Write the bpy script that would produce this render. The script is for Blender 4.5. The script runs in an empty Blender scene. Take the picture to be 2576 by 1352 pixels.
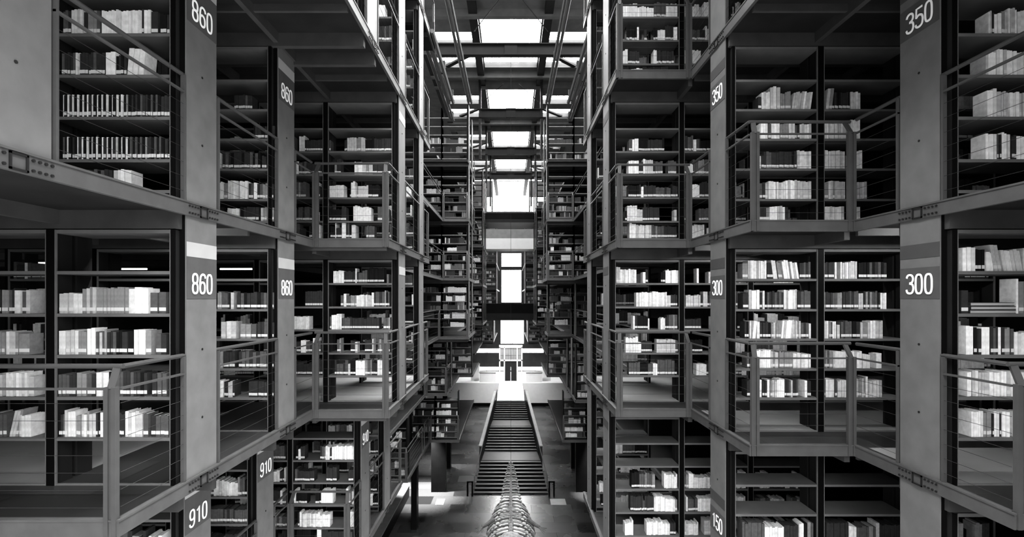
import bpy, math, random
from mathutils import Vector
rnd = random.Random(7)
SC = bpy.context.scene
COL = SC.collection
CAMZ, F = 11.35, 1250.0          # eye height over the ground, focal length in px of a 2576 px wide frame
ST = 2.435                       # storey height
def FL(n): return (CAMZ - 1.61) + ST * n      # top of deck: n = 0 is the storey marked 860 (lower) / 300
LSIDE, RSIDE = -1, 1

# ------------------------------------------------------------------ materials
def new_mat(name):
    m = bpy.data.materials.new(name); m.use_nodes = True
    return m, m.node_tree.nodes, m.node_tree.links, m.node_tree.nodes['Principled BSDF']
def grey(name, v, rough=0.55, var=0.12, scale=6.0, metal=0.0, bump=0.0, spec=0.03):
    m, n, l, b = new_mat(name)
    b.inputs['Roughness'].default_value = rough
    b.inputs['Metallic'].default_value = metal
    b.inputs['Specular IOR Level'].default_value = spec
    if var > 0:
        tc = n.new('ShaderNodeTexCoord'); nz = n.new('ShaderNodeTexNoise')
        nz.inputs['Scale'].default_value = scale; nz.inputs['Detail'].default_value = 6
        mr = n.new('ShaderNodeMapRange')
        mr.inputs['From Min'].default_value = 0.3; mr.inputs['From Max'].default_value = 0.7
        mr.inputs['To Min'].default_value = v * (1 - var); mr.inputs['To Max'].default_value = v * (1 + var)
        l.new(tc.outputs['Object'], nz.inputs['Vector']); l.new(nz.outputs['Fac'], mr.inputs['Value'])
        cc = n.new('ShaderNodeCombineColor')
        for k in ('Red', 'Green', 'Blue'): l.new(mr.outputs['Result'], cc.inputs[k])
        l.new(cc.outputs['Color'], b.inputs['Base Color'])
        if bump > 0:
            bp = n.new('ShaderNodeBump'); bp.inputs['Strength'].default_value = bump; bp.inputs['Distance'].default_value = 0.01
            l.new(nz.outputs['Fac'], bp.inputs['Height']); l.new(bp.outputs['Normal'], b.inputs['Normal'])
    else:
        b.inputs['Base Color'].default_value = (v, v, v, 1)
    return m
def glass_mat():
    m, n, l, b = new_mat('clear_glass')
    n.remove(b)
    t = n.new('ShaderNodeBsdfTransparent'); t.inputs['Color'].default_value = (.95, .95, .95, 1)
    g = n.new('ShaderNodeBsdfGlossy'); g.inputs['Roughness'].default_value = .05
    x = n.new('ShaderNodeMixShader'); x.inputs['Fac'].default_value = .06
    l.new(t.outputs[0], x.inputs[1]); l.new(g.outputs[0], x.inputs[2]); l.new(x.outputs[0], n['Material Output'].inputs['Surface'])
    return m
def emit_mat(name, s):
    m, n, l, b = new_mat(name)
    b.inputs['Base Color'].default_value = (.9, .9, .9, 1)
    b.inputs['Emission Color'].default_value = (1, 1, 1, 1); b.inputs['Emission Strength'].default_value = s
    return m
def tile_mat():
    m, n, l, b = new_mat('polished_stone_tiles')
    tc = n.new('ShaderNodeTexCoord'); br = n.new('ShaderNodeTexBrick')
    br.offset = 0.5; br.inputs['Scale'].default_value = 1.0
    br.inputs['Brick Width'].default_value = 2.2; br.inputs['Row Height'].default_value = 1.1
    br.inputs['Mortar Size'].default_value = 0.012
    br.inputs['Color1'].default_value = (.007, .007, .007, 1); br.inputs['Color2'].default_value = (.055, .055, .055, 1)
    br.inputs['Mortar'].default_value = (.02, .02, .02, 1); br.inputs['Bias'].default_value = -.1
    l.new(tc.outputs['Object'], br.inputs['Vector']); l.new(br.outputs['Color'], b.inputs['Base Color'])
    b.inputs['Specular IOR Level'].default_value = .2
    nz = n.new('ShaderNodeTexNoise'); nz.inputs['Scale'].default_value = .6; nz.inputs['Detail'].default_value = 4
    mr = n.new('ShaderNodeMapRange'); mr.inputs['To Min'].default_value = .2; mr.inputs['To Max'].default_value = .34
    l.new(tc.outputs['Object'], nz.inputs['Vector']); l.new(nz.outputs['Fac'], mr.inputs['Value']); l.new(mr.outputs['Result'], b.inputs['Roughness'])
    return m
def deck_mat():
    m, n, l, b = new_mat('deck_panels')
    tc = n.new('ShaderNodeTexCoord'); br = n.new('ShaderNodeTexBrick')
    br.inputs['Scale'].default_value = 1.0; br.inputs['Brick Width'].default_value = 1.2; br.inputs['Row Height'].default_value = .855
    br.inputs['Mortar Size'].default_value = .008
    br.inputs['Color1'].default_value = (.012, .012, .012, 1); br.inputs['Color2'].default_value = (.026, .026, .026, 1); br.inputs['Mortar'].default_value = (.006, .006, .006, 1)
    l.new(tc.outputs['Object'], br.inputs['Vector']); l.new(br.outputs['Color'], b.inputs['Base Color'])
    b.inputs['Roughness'].default_value = .3; b.inputs['Specular IOR Level'].default_value = .08
    return m
M = {
    'steel': grey('grey_painted_steel', 0.095, .45, .12, 5.0),
    'beam': grey('edge_beam_steel', 0.052, .42, .12, 7.0),
    'rail': grey('rail_steel', 0.045, .35, .06, 10),
    'post': grey('post_steel', 0.045, .45, .08, 10),
    'black': grey('black_steel', 0.002, .5, .1, 10),
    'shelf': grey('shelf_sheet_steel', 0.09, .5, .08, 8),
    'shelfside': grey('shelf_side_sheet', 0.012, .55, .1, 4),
    'soffit': grey('dark_soffit', 0.013, .7, .2, 3),
    'joist': grey('soffit_joist', 0.036, .55, .15, 5),
    'plate': grey('number_plate_dark', 0.055, .5, .08, 8),
    'stripe': grey('pale_stripe', 0.28, .5, .04, 8),
    'dstripe': grey('dark_stripe', 0.045, .5, .05, 8),
    'digit': grey('white_lettering', .88, .5, 0),
    'bolt': grey('dark_bolt', .012, .4, 0),
    'wire': grey('steel_cable', 0.02, .4, 0),
    'roof': grey('roof_concrete', 0.11, .8, .15, 2),
    'truss': grey('roof_beam_steel', 0.016, .5, .12, 2),
    'wall': grey('dark_wall', 0.02, .8, .2, 1.5),
    'white': grey('white_plaster', .85, .6, .03, 3),
    'pale': grey('pale_stone', 0.25, .5, .1, 3),
    'stone': grey('stair_stone', 0.03, .35, .15, 4),
    'darkstone': grey('dark_stone', 0.004, .5, .2, 3),
    'bone': grey('bone', 0.17, .6, .35, 9, bump=.3),
    'darkbone': grey('drawn_dark_bone', .06, .6, .3, 9),
    'label': grey('paper_label', 0.5, .6, 0),
    'pages': grey('page_block', .55, .8, .1, 40),
    'glass': glass_mat(), 'lamp': emit_mat('lamp_tube', 6.0), 'hidden_fill': emit_mat('hidden_fill_tube', 260.0), 'panel': emit_mat('entrance_fill_panel', 480.0), 'uplight': emit_mat('uplight_lens', 30.0),
    'aisle': grey('aisle_floor_lit_tone', .17, .45, .15, 1.2), 'ground': tile_mat(), 'deck': deck_mat(),
}
TONES = [.007, .022, .06, .17, .36, .53, .66]
for i, t in enumerate(TONES): M['book%d' % i] = grey('book_cloth_%d' % i, t, .55, .18, 25)
def tone_i(t): return sum(t > q for q in (.035, .1, .2, .33, .47, .63))

# ------------------------------------------------------------------ mesh helper
class MB:
    def __init__(s): s.v, s.f, s.m = [], [], []
    def add(s, vs, fs, mi=0):
        b = len(s.v); s.v += [tuple(p) for p in vs]
        for q in fs: s.f.append(tuple(b + i for i in q)); s.m.append(mi)
    def box(s, x0, x1, y0, y1, z0, z1, mi=0):
        if x0 > x1: x0, x1 = x1, x0
        if y0 > y1: y0, y1 = y1, y0
        s.add([(x0,y0,z0),(x1,y0,z0),(x1,y1,z0),(x0,y1,z0),(x0,y0,z1),(x1,y0,z1),(x1,y1,z1),(x0,y1,z1)],
              [(0,3,2,1),(4,5,6,7),(0,1,5,4),(1,2,6,5),(2,3,7,6),(3,0,4,7)], mi)
        return s
    def hexa(s, c, mi=0):
        s.add(c, [(0,3,2,1),(4,5,6,7),(0,1,5,4),(1,2,6,5),(2,3,7,6),(3,0,4,7)], mi); return s
    def bar(s, p0, p1, w, h, mi=0):
        p0, p1 = Vector(p0), Vector(p1); d = (p1 - p0).normalized()
        up = Vector((0,0,1)) if abs(d.z) < .95 else Vector((0,1,0))
        a = d.cross(up).normalized() * w / 2; b = a.normalized().cross(d).normalized() * h / 2
        return s.hexa([p0-a-b, p0+a-b, p1+a-b, p1-a-b, p0-a+b, p0+a+b, p1+a+b, p1-a+b], mi)
    def tube(s, pts, r, n=8, mi=0):
        pts = [Vector(p) for p in pts]; rs = r if isinstance(r, (list, tuple)) else [r] * len(pts)
        vs, fs = [], []
        for i, p in enumerate(pts):
            d = (pts[min(i+1, len(pts)-1)] - pts[max(i-1, 0)]).normalized()
            up = Vector((0,0,1)) if abs(d.z) < .9 else Vector((0,1,0))
            a = d.cross(up).normalized(); b = a.cross(d).normalized()
            for k in range(n):
                t = 2*math.pi*k/n; vs.append(p + (a*math.cos(t) + b*math.sin(t)) * rs[i])
        for i in range(len(pts)-1):
            for k in range(n):
                fs.append((i*n+k, i*n+(k+1)%n, (i+1)*n+(k+1)%n, (i+1)*n+k))
        fs.append(tuple(range(n))); fs.append(tuple((len(pts)-1)*n + k for k in range(n-1, -1, -1)))
        s.add(vs, fs, mi); return s
    def blob(s, c, rx, ry, rz, mi=0, nu=10, nv=6):
        vs, fs = [], []
        for j in range(nv+1):
            t = math.pi*j/nv
            for k in range(nu):
                u = 2*math.pi*k/nu
                vs.append((c[0]+rx*math.sin(t)*math.cos(u), c[1]+ry*math.sin(t)*math.sin(u), c[2]+rz*math.cos(t)))
        for j in range(nv):
            for k in range(nu): fs.append((j*nu+k, (j+1)*nu+k, (j+1)*nu+(k+1)%nu, j*nu+(k+1)%nu))
        s.add(vs, fs, mi); return s
    def mesh(s, name, mats):
        me = bpy.data.meshes.new(name); me.from_pydata(s.v, [], s.f)
        for m in (mats if isinstance(mats, (list, tuple)) else [mats]): me.materials.append(M[m] if isinstance(m, str) else m)
        if any(s.m): me.polygons.foreach_set('material_index', s.m)
        me.update(); return me
    def build(s, name, mats, parent=None, loc=None):
        """link as one object; the mesh is given in world coordinates and re-based on its own or its parent's base"""
        if parent is None:
            o = loc
            if o is None:
                xs, ys, zs = [p[0] for p in s.v], [p[1] for p in s.v], [p[2] for p in s.v]
                o = ((min(xs)+max(xs))/2, (min(ys)+max(ys))/2, min(zs))
        else: o = origin_of(parent)
        s.v = [(p[0]-o[0], p[1]-o[1], p[2]-o[2]) for p in s.v]
        ob = bpy.data.objects.new(name, s.mesh(name, mats)); COL.objects.link(ob)
        if parent is None: ob.location = o
        else: ob.parent = parent
        return ob
def origin_of(o):
    p = Vector((0,0,0))
    while o is not None: p += o.location; o = o.parent
    return tuple(p)
USED = set()
def tag(o, label, cat, group=None, kind=None):
    assert label not in USED or group, label
    USED.add(label)
    o['label'] = label; o['category'] = cat
    if group: o['group'] = group
    if kind: o['kind'] = kind
    return o
def empty(name, loc):
    o = bpy.data.objects.new(name, None); COL.objects.link(o); o.location = loc; o.empty_display_size = .2
    return o
def struct(mb, name, mats):
    o = mb.build(name, mats); o['kind'] = 'structure'; return o

# ------------------------------------------------------------------ plan of the stacks: (y0, y1, distance of the edge from the nave's axis)
XOUT = 11.5
PLAN = {
 (LSIDE,-2): [(12,17.7,4.67),(17.7,22.6,3.68),(22.6,31.5,2.35)],
 (LSIDE,-1): [(4.2,7.45,3.34),(7.45,10.9,2.41),(10.9,21.0,3.6),(21.0,26.0,2.7),(26.0,31.0,2.0),(36,46,2.6),(46,58,1.6)],
 (LSIDE,0):  [(-2,3.57,3.95),(3.57,7.08,2.82),(7.08,10.4,1.74),(10.4,20.5,3.0),(20.5,24,1.75),(24,31,2.6),(31,36,1.75),(36,46,2.6),(46,58,1.35)],
 (LSIDE,1):  [(-2,7.08,2.82),(7.08,10.5,1.74),(10.5,20.5,2.82),(20.5,24,1.75),(24,31,2.6),(31,36,1.75),(36,46,2.6),(46,58,1.35)],
 (LSIDE,2):  [(-2,10.6,1.74),(10.6,20.5,2.82),(20.5,24,1.75),(24,31,2.6),(31,36,1.75),(36,46,2.6),(46,58,1.35)],
 (LSIDE,3):  [(-2,11.3,1.74),(20.5,24,1.75),(24,31,2.6),(31,36,1.75),(36,46,2.6),(46,58,1.35)],
 (RSIDE,-2): [(12,22.6,3.6),(22.6,31.5,2.35)],
 (RSIDE,-1): [(-2,5.39,3.73),(5.39,7.15,2.6),(7.15,10.3,1.52),(10.3,19.6,3.4),(19.6,26.0,2.55),(26.0,31.0,1.9),(36,46,2.6),(46,58,1.6)],
 (RSIDE,0):  [(-2,3.68,4.85),(3.68,5.39,3.73),(5.39,7.15,2.6),(7.15,10.3,1.52),(10.3,22,2.7),(22,24,1.65),(24,31,2.6),(31,36,1.6),(36,46,2.6),(46,58,1.35)],
 (RSIDE,1):  [(-2,5.39,3.73),(5.39,7.15,2.6),(7.15,10.3,1.52),(10.3,20.5,2.6),(20.5,24,1.5),(24,31,2.6),(31,36,1.6),(36,46,2.6),(46,58,1.35)],
 (RSIDE,2):  [(-2,7.15,2.6),(7.15,10.3,1.52),(10.3,20.5,2.6),(20.5,24,1.5),(24,31,2.6),(31,36,1.6),(36,46,2.6),(46,58,1.35)],
 (RSIDE,3):  [(-2,10.3,1.52),(20.5,24,1.5),(24,31,2.6),(31,36,1.6),(36,46,2.6),(46,58,1.35)],
}
def plane(side, lv, y):
    for a, b, x in PLAN.get((side, lv), []):
        if a <= y < b: return x
    return None
NEAR = [2.61, 4.32, 6.03, 7.74, 9.45]
NEAR_L910 = [5.09, 6.55, 8.01, 9.47]
FARROWS = [20.7, 22.41, 31.2, 32.9, 34.6, 46.2, 47.9, 49.6]
CW = 0.44
def rows_of(side, lv): return (NEAR_L910 if (side, lv) == (LSIDE, -1) else NEAR) + FARROWS
SIDE = {LSIDE: 'left', RSIDE: 'right'}
STOREY = {(LSIDE,1): 'upper 860 storey', (LSIDE,0): 'lower 860 storey', (LSIDE,-1): '910 storey', (LSIDE,2): 'storey above the 860s', (LSIDE,3): 'topmost storey left of nave',
          (RSIDE,1): '350 storey', (RSIDE,0): '300 storey', (RSIDE,-1): '150 storey', (RSIDE,2): 'storey above the 350s', (RSIDE,3): 'topmost storey right of nave',
          (LSIDE,-2): 'lowest deck left of stair', (RSIDE,-2): 'lowest deck right of stair'}
ORD = ['first','second','third','fourth','fifth','sixth','seventh','eighth','ninth','tenth','eleventh','twelfth','thirteenth','fourteenth','fifteenth','sixteenth','seventeenth','eighteenth','nineteenth','twentieth']
def ordn(i):
    if i < 20: return ORD[i]
    return '%d%s' % (i+1, {1:'st',2:'nd',3:'rd'}.get((i+1) % 10 if (i+1) % 100 not in (11,12,13) else 0, 'th'))

# ------------------------------------------------------------------ decks, edge beams, joists
RAILS = []       # (side, lv, p0, p1, kind0, kind1)
for (side, lv), secs in PLAN.items():
    z = FL(lv); s = side
    d, b, j = MB(), MB(), MB()
    for i, (y0, y1, x) in enumerate(secs):
        e = .012 if i else 0
        d.box(s*(x+.02), s*XOUT, y0, y1, z-.012, z-.0, 0)
        d.box(s*(x+.02), s*XOUT, y0, y1, z-.07, z-.012, 1)
        b.box(s*(x-.015), s*(x+.02), y0-.015, y1+.015, z-.105, z+.006)
        b.box(s*(x-.022), s*(x+.028), y0-.02, y1+.02, z+.006, z+.02)
        if i and abs(secs[i-1][1]-y0) < .01:
            xp = secs[i-1][2]
            if xp > x:
                b.box(s*x, s*xp, y0-.015, y0+.02, z-.105, z+.006); b.box(s*x, s*xp, y0-.022, y0+.028, z+.006, z+.02)
            else:
                b.box(s*x, s*xp, y0-.02, y0+.015, z-.105, z+.006)
    struct(d, 'floor', ['deck', 'soffit']); struct(b, 'beam', 'beam')
    lo, hi = secs[0][0], secs[-1][1]
    for yr in (NEAR if lv != -1 or s > 0 else NEAR_L910) + FARROWS:
        x = plane(s, lv, yr)
        if x is None or yr < 3: continue
        for yy in (yr-.06, yr+CW-.02): j.box(s*(x+.03), s*XOUT, yy, yy+.07, z-.23, z-.07)
        ym = yr+CW+.62
        if plane(s, lv, ym): j.box(s*(plane(s, lv, ym)+.03), s*XOUT, ym, ym+.04, z-.15, z-.07)
    for i, (y0, y1, x) in enumerate(secs):
        for q in range(1, 4):
            xx = x + 1.08*q
            if xx < 5.2 and y0 < 12: j.box(s*(xx-.03), s*(xx+.03), y0+.05, y1-.05, z-.19, z-.07)
    struct(j, 'beam', 'joist')
    # railing runs
    if (side, lv) == (RSIDE, -1): continue
    for i, (y0, y1, x) in enumerate(secs):
        if y0 > 30: continue
        if i and abs(secs[i-1][1]-y0) < .01 and secs[i-1][2] > x:
            RAILS.append((side, lv, (x, y0), (secs[i-1][2], y0), 'corner', 'corner'))
        stops = [(yr, yr+CW) for yr in rows_of(side, lv) if y0 < yr < y1 and (plane(side, lv, yr) is not None)]
        a, ka = max(y0, -1.0), ('corner' if i else 'end')
        for (c0, c1) in stops:
            if c0 - a > .25: RAILS.append((side, lv, (x, a), (x, c0), ka, 'column'))
            a, ka = c1, 'column'
        if y1 - a > .25: RAILS.append((side, lv, (x, a), (x, y1), ka, 'corner'))

FRONTS = {(r[0], r[1], r[2][1]) for r in RAILS if abs(r[2][1]-r[3][1]) < .01}
def visible_y(side, lv): return True
seen_runs = {}
def build_rail(side, lv, p0, p1, k0, k1):
    s = side; z = FL(lv); x0, y0 = p0; x1, y1 = p1
    along_y = abs(x1-x0) < .01
    far = min(y0, y1) > 12
    if y1 < 2.0: return
    if y1 > 24.5: return
    IN = .07
    def P(x, y, h): return (s*x, y, z+h)
    if along_y:
        a, b = (x0+.0, y0+.02), (x0+.0, y1-.02); ha, hb = (x0+IN*.3, y0 + (IN if k0 == 'corner' else .0)), (x0+IN*.3, y1)
    else:
        a, b = (x0+.03, y0+.0), (x1-.03, y0+.0); ha, hb = (x0+.02, y0+IN), (x1, y0+IN)
    r = empty('railing', (s*(x0+x1)/2, (y0+y1)/2, z))
    sec = 'facing the viewer' if not along_y else 'along the nave edge'
    key = (side, lv, along_y); seen_runs[key] = n = seen_runs.get(key, -1) + 1
    tag(r, '%s cable railing %s, %s' % (ordn(n), sec, STOREY[(side, lv)]), 'railing', 'railings on the walkways')
    n_ = 8 if not far else 5
    MB().tube([P(*ha, 1.11), P(*hb, 1.11)], .018, n_).build('handrail', 'rail', r)
    MB().bar(P(*a, .955), P(*b, .955), .022, .016).build('mid_rail', 'rail', r)
    if not far:
        for q in range(7):
            MB().tube([P(*a, .1+q*.125), P(*b, .1+q*.125)], .0018, 4).build('cable', 'wire', r)
    else:
        mb = MB()
        for q in range(6): mb.tube([P(*a, .1+q*.15), P(*b, .1+q*.15)], .004, 3)
        mb.build('cable', 'wire', r)
    for (px, py), k, (hx, hy), other in ((a, k0, ha, b), (b, k1, hb, a)):
        if k == 'end' or k == 'corner' and along_y and any((side, lv, q) in FRONTS and abs(q-py) < .05 for q in (y0, y1)): continue
        mb = MB()
        if k == 'corner':
            # two flats with a slot between
            ox = .0 if along_y else 0
            w = .085
            if along_y:
                sg = 1 if other[1] > py else -1
                mb.box(s*(px-.012), s*(px+.03), py, py+sg*.03, z-.1, z+.97)
                mb.box(s*(px-.012), s*(px+.03), py+sg*.055, py+sg*w, z-.1, z+.97)
                mb.box(s*(px+.002), s*(px+.02), py+sg*.03, py+sg*.055, z-.1, z+.95)
            else:
                sg = 1 if other[0] > px else -1
                X0 = s*(px - .03*sg)
                mb.box(X0, X0+s*sg*.03, py-.03, py+.012, z-.1, z+.97)
                mb.box(X0+s*sg*.055, X0+s*sg*w, py-.03, py+.012, z-.1, z+.97)
                mb.box(X0+s*sg*.03, X0+s*sg*.055, py-.014, py+.004, z-.1, z+.95)
            mb.build('post', 'post', r)
            if not along_y:
                sg = 1 if other[0] > px else -1
                MB().bar(P(px+.012*sg, py-.01, .955), P(px+.03*sg, py+IN, 1.10), .05, .022).build('bracket', 'rail', r)
        else:
            sg = 1 if other[1] > py else -1
            mb.box(s*(px-.01), s*(px+.025), py, py+sg*.022, z+.02, z+1.1)
            mb.build('post', 'post', r)
for a in RAILS: build_rail(*a)

# ------------------------------------------------------------------ numerals
def smooth(pts, n=6, closed=False):
    out = []; N = len(pts)
    for i in range(N if closed else N-1):
        g = (lambda k: pts[k % N]) if closed else (lambda k: pts[max(0, min(N-1, k))])
        p0, p1, p2, p3 = g(i-1), g(i), g(i+1), g(i+2)
        for k in range(n):
            t = k/n
            out.append(tuple(.5*(2*b + (c-a)*t + (2*a-5*b+4*c-d)*t*t + (3*b-a-3*c+d)*t**3) for a, b, c, d in zip(p0, p1, p2, p3)))
    if not closed: out.append(pts[-1])
    return out
def ell(cx, cy, rx, ry, n=28, p=2.4):
    o = []
    for k in range(n):
        t = 2*math.pi*k/n; c, s_ = math.cos(t), math.sin(t)
        o.append((cx + rx*math.copysign(abs(c)**(2/p), c), cy + ry*math.copysign(abs(s_)**(2/p), s_)))
    return o
W = .41
GL = {
 '0': [(ell(W/2, .5, W/2, .5, 32, 3.0), True)],
 '8': [(ell(W/2, .755, .195, .245), True), (ell(W/2, .265, W/2, .265), True)],
 '6': [(ell(W/2, .29, W/2, .29), True), (smooth([(0,.32),(.0,.6),(.03,.84),(.13,.97),(.26,1.0),(.39,.94),(.45,.8)]), False)],
 '9': [(ell(W/2, .71, W/2, .29), True), (smooth([(W,.68),(W,.4),(W-.03,.16),(W-.13,.03),(W-.26,0),(W-.39,.06),(W-.45,.2)]), False)],
 '3': [(smooth([(.01,.82),(.07,.95),(.22,1),(.38,.94),(.44,.77),(.37,.6),(.2,.54)]), False), (smooth([(.2,.54),(.4,.47),(.46,.27),(.39,.06),(.22,0),(.06,.05),(0,.2)]), False)],
 '5': [([(.43,1),(.05,1),(.03,.53)], False), (smooth([(.03,.53),(.12,.6),(.25,.62),(.41,.53),(.46,.32),(.4,.08),(.22,0),(.06,.05),(0,.19)]), False)],
 '1': [([(.06,.78),(.27,1),(.27,0)], False)],
}
def ribbon(mb, pts, closed, t, put):
    N = len(pts); L, R = [], []
    for i in range(N):
        a = pts[(i-1) % N] if closed or i else pts[i]; b = pts[(i+1) % N] if closed or i < N-1 else pts[i]
        dx, dy = b[0]-a[0], b[1]-a[1]; q = math.hypot(dx, dy) or 1
        L.append((pts[i][0]-dy/q*t/2, pts[i][1]+dx/q*t/2)); R.append((pts[i][0]+dy/q*t/2, pts[i][1]-dx/q*t/2))
    for i in range(N if closed else N-1):
        k = (i+1) % N
        lo = [put(p, 0) for p in (L[i], R[i], R[k], L[k])]; hi = [put(p, 1) for p in (L[i], R[i], R[k], L[k])]
        mb.hexa(lo + hi)
def numeral(text, side, x, yc, zc, h, parent):
    """figures on the nave-facing face of a column; they read towards +y on the left side and towards -y on the right"""
    adv = W + .2; tot = adv*len(text) - .2
    o = empty_part = None
    for n, ch in enumerate(text):
        mb = MB(); lay = [0]
        def put(p, d, n=n):
            d += .12*lay[0]
            u = (n*adv + p[0] - tot/2) * h
            return (side*(x - .003 - .004*d), yc + (u if side < 0 else -u), zc + (p[1]-.5)*h)
        for pts, closed in GL[ch]: ribbon(mb, pts, closed, .105, put); lay[0] += 1
        mb.build('numeral', 'digit', parent)

# ------------------------------------------------------------------ columns (end panels of the shelf rows)
def column(side, x, y, z0, z1, label, plates=(), fine=False, splices=()):
    c = empty('steel_column', (side*(x+.03), y+CW/2, z0)); tag(c, label, 'column', 'steel end columns of the stacks', 'thing')
    MB().box(side*x, side*(x+.05), y, y+CW, z0, z1).build('panel', 'steel', c)
    MB().box(side*(x+.012), side*(x+.05), y-.012, y, z0, z1).build('front_edge', 'black', c)
    for (txt, zc, stripe) in plates:
        if txt:
            hi = .235 if stripe == 'stripe' else .15
            MB().box(side*(x-.003), side*(x), y+.002, y+CW-.002, zc-.135, zc+hi).build('number_plate', 'plate', c)
            numeral(txt, side, x-.002, y+CW/2-.005, zc, .172, c)
        MB().box(side*(x-.003), side*(x), y+.002, y+CW-.002, zc+.237, zc+.365).build('stripe', stripe, c)
    if fine:
        for zz in [z0+.5+.62*i for i in range(int((z1-z0-.4)/.62))]:
            for (fy, r) in ((.5, .011),):
                MB().tube([(side*(x-.004), y+CW*fy, zz), (side*x, y+CW*fy, zz)], r, 8).build('bolt', 'bolt', c)
        for zz in splices:
            mb = MB()
            for a in (-1, 1):
                for i in range(4):
                    for bz in (-.03, .03):
                        yy = y+CW/2 + a*(.085 + .04*i)
                        mb.tube([(side*(x-.026), yy, zz+bz), (side*(x-.014), yy, zz+bz)], .0095, 6)
            mb.build('rivets', 'bolt', c)
            mb = MB(); yc = y+CW/2
            mb.box(side*(x-.024), side*(x-.014), yc-.055, yc+.055, zz+.038, zz+.05); mb.box(side*(x-.024), side*(x-.014), yc-.055, yc+.055, zz-.05, zz-.038)
            mb.box(side*(x-.024), side*(x-.014), yc-.055, yc-.043, zz-.05, zz+.05); mb.box(side*(x-.024), side*(x-.014), yc+.043, yc+.055, zz-.05, zz+.05)
            mb.build('splice_plate', 'bolt', c)
LBL = {(LSIDE,1): '860', (LSIDE,0): '860', (LSIDE,-1): '910', (RSIDE,1): '350', (RSIDE,0): '300', (RSIDE,-1): '150'}
cnt = {}
for side in (LSIDE, RSIDE):
    st = 'stripe' if side < 0 else 'dstripe'
    allrows = sorted(set(NEAR + (NEAR_L910 if side < 0 else []) + FARROWS))
    for y in allrows:
        runs = []
        for lv in (-1, 0, 1, 2, 3):
            if y not in rows_of(side, lv): continue
            x = plane(side, lv, y)
            if x is None: continue
            if y == 2.61 and x*F/2.61 > 1400: continue
            if runs and abs(runs[-1][0]-x) < .02 and runs[-1][2] == lv-1: runs[-1][2] = lv
            else: runs.append([x, lv, lv])
        for x, l0, l1 in runs:
            z0 = FL(l0) + .021; z1 = FL(l1+1) - .08
            plates = []
            if y < 9:
                for lv in range(l0, l1+1):
                    if (side, lv) in LBL and x > 1.9:
                        zc = FL(lv) + 1.737
                        if (side, lv) == (RSIDE, -1): zc = CAMZ - 2.83
                        plates.append((LBL[(side, lv)], zc, st))
                    elif (side, lv) in LBL and x < 1.9: plates.append(('', FL(lv)+1.737, st))
            key = (side, x, l0)
            i = allrows.index(y)
            wh = 'marked ' + ' and '.join(dict.fromkeys(p[0] for p in plates if p[0])) if any(p[0] for p in plates) else 'without number'
            far = 'near row %s' % ORD[i] if y < 12 else 'far row %s' % ORD[allrows.index(y) - len([r for r in allrows if r < 12])]
            lab = '%s column %s, %s, %s side, on %s' % ('grey' if y < 12 else 'slim', wh, far, SIDE[side], {-1:'lower deck',0:'eye level deck',1:'deck above',2:'second deck above',3:'top deck'}[l0])
            column(side, x, y, z0, z1, lab, plates, fine=y < 10, splices=[FL(lv)-.05 for lv in range(l0, l1+1)])

# ------------------------------------------------------------------ bookcases
def shelf_heights(side, lv):
    if lv == 0: return [.41, .76, 1.12, 1.475, 1.84]
    return [.10, .365, .73, 1.09, 1.445, 1.80]
BOOKS = []      # candidate books: dict
DEPTH = .4
def bookcase(side, lv, y, xa, xb, label, parts=True, group='bookcases in the stacks'):
    s = side; z = FL(lv); top = z + ST - .24
    yf = y - .07
    t = empty('bookcase', (s*(xa+xb)/2, yf+DEPTH/2, z)); tag(t, label, 'bookcase', group)
    hs = shelf_heights(side, lv)
    if parts:
        for xx in (xa, xb):
            sg = 1 if xx == xa else -1
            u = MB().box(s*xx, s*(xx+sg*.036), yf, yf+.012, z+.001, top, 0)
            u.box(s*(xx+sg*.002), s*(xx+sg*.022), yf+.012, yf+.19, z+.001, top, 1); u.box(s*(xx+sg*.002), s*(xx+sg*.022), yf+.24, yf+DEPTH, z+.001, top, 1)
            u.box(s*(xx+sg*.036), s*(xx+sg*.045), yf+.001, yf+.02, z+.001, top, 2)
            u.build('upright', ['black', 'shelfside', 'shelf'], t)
        for h in hs:
            MB().box(s*(xa+.03), s*(xb-.03), yf+.008, yf+DEPTH, z+h-.027, z+h).build('shelf', 'shelf', t)
        MB().box(s*(xa+.03), s*(xb-.03), yf+.01, yf+DEPTH, top-.03, top).build('top_panel', 'shelf', t)
        MB().box(s*(xa+.046), s*(xb-.046), yf+.003, yf+.02, z+.002, z+.018).build('plinth', 'shelf', t)
    else:
        u = MB()
        for xx in (xa, xb): u.box(s*(xx-.02), s*(xx+.02), yf, yf+DEPTH, z+.001, top, 0)
        for h in hs: u.box(s*(xa+.02), s*(xb-.02), yf+.008, yf+DEPTH, z+h-.03, z+h, 1)
        u.build('frame', ['black', 'shelf'], t)
    return t
def put_book(x0, x1, yf, z, h, dep, tone, lean=0, indiv=False, info=None, tall=False):
    BOOKS.append(dict(x0=x0, x1=x1, y=yf, z=z, h=h, d=dep, t=tone, lean=lean, ind=indiv, info=info))
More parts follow.
